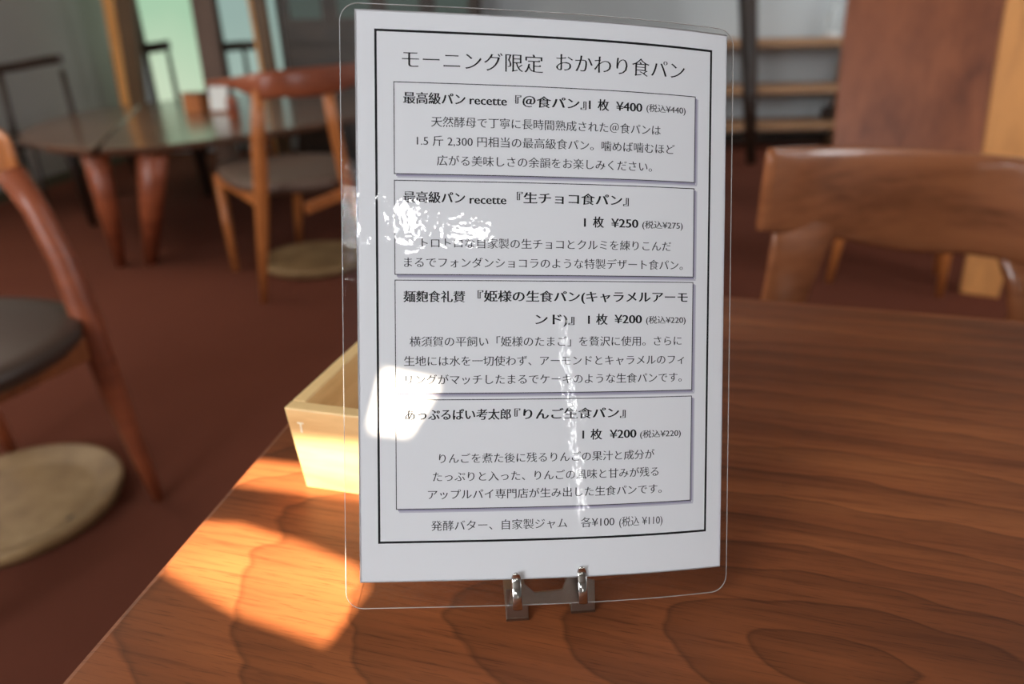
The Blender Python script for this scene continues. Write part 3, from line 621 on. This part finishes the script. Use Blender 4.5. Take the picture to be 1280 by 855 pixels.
# ------------------------------------------------------------------ timber posts by the window
def post(label, l0, r0, l1, r1, Y, depth, mat, orange_strip=None):
    a, b, c, d = at(l0, 0, Y), at(r0, 0, Y), at(l1, 125, Y), at(r1, 125, Y)
    def ex(p, q, z): k = (z - q.z) / (p.z - q.z); return q + (p - q) * k
    Lt, Rt, Lb, Rb = ex(a, c, 2.45), ex(b, d, 2.45), ex(a, c, 0), ex(b, d, 0)
    o_ = thing('timber_post', label, 'post', tuple((Lb + Rb) / 2)); dv = V((0, depth, 0))
    def quad(f0, f1, nm, mt): l0_, r0_, l1_, r1_ = Lb.lerp(Rb, f0), Lb.lerp(Rb, f1), Lt.lerp(Rt, f0), Lt.lerp(Rt, f1); return fin(nm, hexa([l0_, r0_, r0_ + dv, l0_ + dv], [l1_, r1_, r1_ + dv, l1_ + dv]), mt, o_, bevel=.004)
    if orange_strip: quad(0, orange_strip, 'orange_edge', M['orange_strip'])['label'] = 'lighter orange strip along the left edge'; quad(orange_strip, 1, 'shaft', mat)
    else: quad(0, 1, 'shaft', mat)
M['orange_strip'] = wood('orange_edge_wood', (.72, .30, .07), (.9, .42, .13), (1, 1, 5), .5, scale=8)  # brighter orange colour for the left strip of a post
M['post'] = wood('post_wood', (.10, .052, .022), (.17, .09, .04), (1, 1, 5), .5, scale=8)
M['post_grey'] = wood('post_wood_grey', (.14, .085, .06), (.22, .135, .10), (1, 1, 5), .6, scale=8)
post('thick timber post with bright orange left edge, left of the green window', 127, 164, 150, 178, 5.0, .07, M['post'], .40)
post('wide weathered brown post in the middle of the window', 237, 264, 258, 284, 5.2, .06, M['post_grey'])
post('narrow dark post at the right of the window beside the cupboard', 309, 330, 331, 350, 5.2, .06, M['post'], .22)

# ------------------------------------------------------------------ cabinet
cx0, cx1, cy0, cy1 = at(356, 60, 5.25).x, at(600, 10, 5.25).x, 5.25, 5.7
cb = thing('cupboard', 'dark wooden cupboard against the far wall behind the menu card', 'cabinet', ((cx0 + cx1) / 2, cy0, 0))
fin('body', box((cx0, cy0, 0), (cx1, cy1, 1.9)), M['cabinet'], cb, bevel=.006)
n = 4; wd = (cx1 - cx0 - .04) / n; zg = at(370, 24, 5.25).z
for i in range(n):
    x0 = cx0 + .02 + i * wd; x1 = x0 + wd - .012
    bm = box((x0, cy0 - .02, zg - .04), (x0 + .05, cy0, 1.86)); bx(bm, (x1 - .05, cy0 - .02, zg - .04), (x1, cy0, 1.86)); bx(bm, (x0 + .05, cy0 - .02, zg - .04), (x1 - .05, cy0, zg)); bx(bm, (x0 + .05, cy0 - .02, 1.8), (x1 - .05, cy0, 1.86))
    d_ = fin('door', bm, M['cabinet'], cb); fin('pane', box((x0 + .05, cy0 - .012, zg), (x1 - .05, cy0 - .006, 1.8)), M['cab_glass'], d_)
for k_, (za, zb) in enumerate(((.80, .93), (.64, .78), (.40, .62), (.08, .38))):
    for i in range(2):
        x0 = cx0 + .02 + i * wd * 2; dr = fin('drawer', box((x0, cy0 - .016, za), (x0 + wd * 2 - .015, cy0, zb)), M['cabinet'], cb, bevel=.003)
        fin('drawer_pull', box((x0 + wd - .05, cy0 - .03, (za + zb) / 2 - .008), (x0 + wd + .05, cy0 - .016, (za + zb) / 2 + .008)), M['dark_wood'], dr)

# ------------------------------------------------------------------ open shelf at right
sx0, sx1 = 1.45, 2.62
sh = thing('open_shelf', 'low open wooden shelf against the grey far wall', 'shelf', ((sx0 + sx1) / 2, 5.5, 0))
for py in (53, 112, 158):
    z = at(990, py, 5.35).z; fin('shelf_board', box((sx0, 5.35, z - .028), (sx1, 5.72, z + .028)), M['shelf_wood'], sh, bevel=.004)
for x in (sx0 + .0, sx1 - .05):
    fin('upright', box((x, 5.37, 0), (x + .05, 5.7, at(990, 53, 5.35).z - .028)), M['shelf_wood'], sh, bevel=.004)
zt = at(990, 53, 5.35).z + .028
p = V((at(1038, 50, 5.5).x, 5.5, zt)); gv = thing('glass_jar', 'clear glass jar with white base on the top shelf board', 'jar', tuple(p))
fin('body', lathe([(.045, .035), (.05, .05), (.05, .16), (.035, .2), (.02, .22), (.02, .25)], p, 20), M['glass'], gv, True); fin('base', lathe([(.06, 0), (.062, .005), (.058, .035)], p, 20), M['white'], gv, True)
zt2 = at(990, 112, 5.35).z + .028
z3 = at(990, 158, 5.35).z + .028
p = V((at(1034, 140, 5.5).x, 5.5, z3)); gv = thing('small_pot', 'small dark pot on the bottom shelf board beside the slab', 'pot', tuple(p))
fin('body', lathe([(.03, 0), (.045, .02), (.05, .06), (.035, .09), (.03, .095)], p, 20), M['dark_wood'], gv, True); fin('stem', tube([p + V((0, 0, .09)), p + V((-.02, 0, .16))], [.006, .004], 8), M['dark_wood'], gv, True)
# dark tapered standing post in front of the shelf
bT, bF = at(935, 0, 4.93), on(939, 205, 0); bTop = bF + (bT - bF) * (1.9 / bT.z)
po = thing('display_post', 'tall dark tapered wooden post standing before the open shelf', 'post', tuple(bF))
fin('shaft', tube([bF, bF + (bTop - bF) * .25, bF + (bTop - bF) * .55, bTop], [.034, .05, .062, .07], 12), M['dark_wood'], po, True)
fin('cap', tube([bTop, bTop + V((0, 0, .03))], [.08, .08], 12), M['dark_wood'], po, True)

# ------------------------------------------------------------------ big leaning slabs at right
def slab_mat(name, dk, lt, kx):
    m, t, b = nt(name); v = mapping(t, (1, 1, 3.5)); n1 = noise(t, v, 6, 4, .6, .8); n2 = noise(t, v, 40, 3); n3 = noise(t, mapping(t, (1, 1, 1.5)), 3.2, 3, .6, .5)
    c = ramp(t, mth(t, 'MULTIPLY_ADD', n2, .25, mth(t, 'MULTIPLY', n1, .75)), [(.3, dk), (.6, lt)])
    if kx is not None:   # dark heartwood streak near the right edge of the board
        tc = t.nodes.new('ShaderNodeTexCoord'); sp = t.nodes.new('ShaderNodeSeparateXYZ'); t.links.new(tc.outputs['Object'], sp.inputs[0])
        f = mth(t, 'ADD', mth(t, 'MULTIPLY_ADD', sp.outputs[0], 1 / .12, -kx / .12), mth(t, 'MULTIPLY_ADD', n3, 5, -2.5))
        c = mix(t, ramp(t, f, [(.3, (0,) * 3), (1.0, (.75,) * 3)]), c, (.085, .038, .024))
    t.links.new(c, b.inputs['Base Color']); b.inputs['Roughness'].default_value = .42; return m
def slab(label, pts, th, mat):
    """pts: left-bottom, right-bottom, right-top, left-top (room points of the front face)"""
    o_ = thing('wood_slab', label, 'slab', tuple((pts[0] + pts[1]) / 2)); n_ = (pts[1] - pts[0]).cross(pts[3] - pts[0]).normalized()
    if n_.y < 0: n_ = -n_
    lb, rb, rt_, lt_ = pts; bm = bmesh.new(); F = []; N = 12
    for i in range(N + 1):   # live edges wander a little
        f = i / N; l = lb.lerp(lt_, f); r_ = rb.lerp(rt_, f); s = (r_ - l).normalized()
        l = l + s * .008 * sin(f * 9 + 1); r_ = r_ + s * .010 * sin(f * 11)
        F.append([bm.verts.new(p) for p in (l, r_, r_ + n_ * th, l + n_ * th)])
    for a, b in zip(F, F[1:]):
        for k in range(4): bm.faces.new((a[k], a[(k + 1) % 4], b[(k + 1) % 4], b[k]))
    bm.faces.new(F[0][::-1]); bm.faces.new(F[-1]); fin('board', bm, mat, o_, bevel=.004); return o_
lb, rb = on(1028, 285, 0), on(1226, 302, 0)
def ext(p0, px, py, Y, z): q = at(px, py, Y); k = (z - p0.z) / (q.z - p0.z); return p0 + (q - p0) * k
lt_ = ext(lb, 1061, 0, lb.y + .22, 2.1); rt_ = ext(rb, 1266, 0, rb.y + .22, 2.1)
slab('wide dark walnut slab standing upright behind the right chair', [lb, rb, rt_, lt_], .05, slab_mat('walnut_slab', (.15, .040, .016), (.34, .105, .042), (rb.x + rt_.x) / 2 - .02))
lb, rb = on(1197, 366, 0), on(1248, 373, 0)
lt_ = ext(lb, 1262, 0, lb.y + .12, 2.1); rt_ = ext(rb, 1330, 0, rb.y + .12, 2.1)
slab('narrow pale orange board leaning beside the dark walnut slab', [lb, rb, rt_, lt_], .04, M['tan_slab'])
# stool behind the right chair
s0, s1 = on(1036, 352, 0), on(1174, 370, 0); mid = (s0 + s1) / 2; nv = V((-(s1 - s0).y, (s1 - s0).x, 0)).normalized()
st_ = thing('low_stool', 'low stool with orange-brown legs behind the right chair', 'stool', tuple(mid))
for p in (s0, s1, s0 + nv * .26, s1 + nv * .26):
    tp = p.lerp(mid + nv * .13, .12); tp.z = .36; fin('leg', tube([tp, p], [.021, .012], 12), M['orange_wood'], st_, True)
sp_ = [s0 - nv * .02, s1 - nv * .02, s1 + nv * .28, s0 + nv * .28]; seat_pad(st_, [(p.x, p.y) for p in sp_], .40, .045, M['seat'])
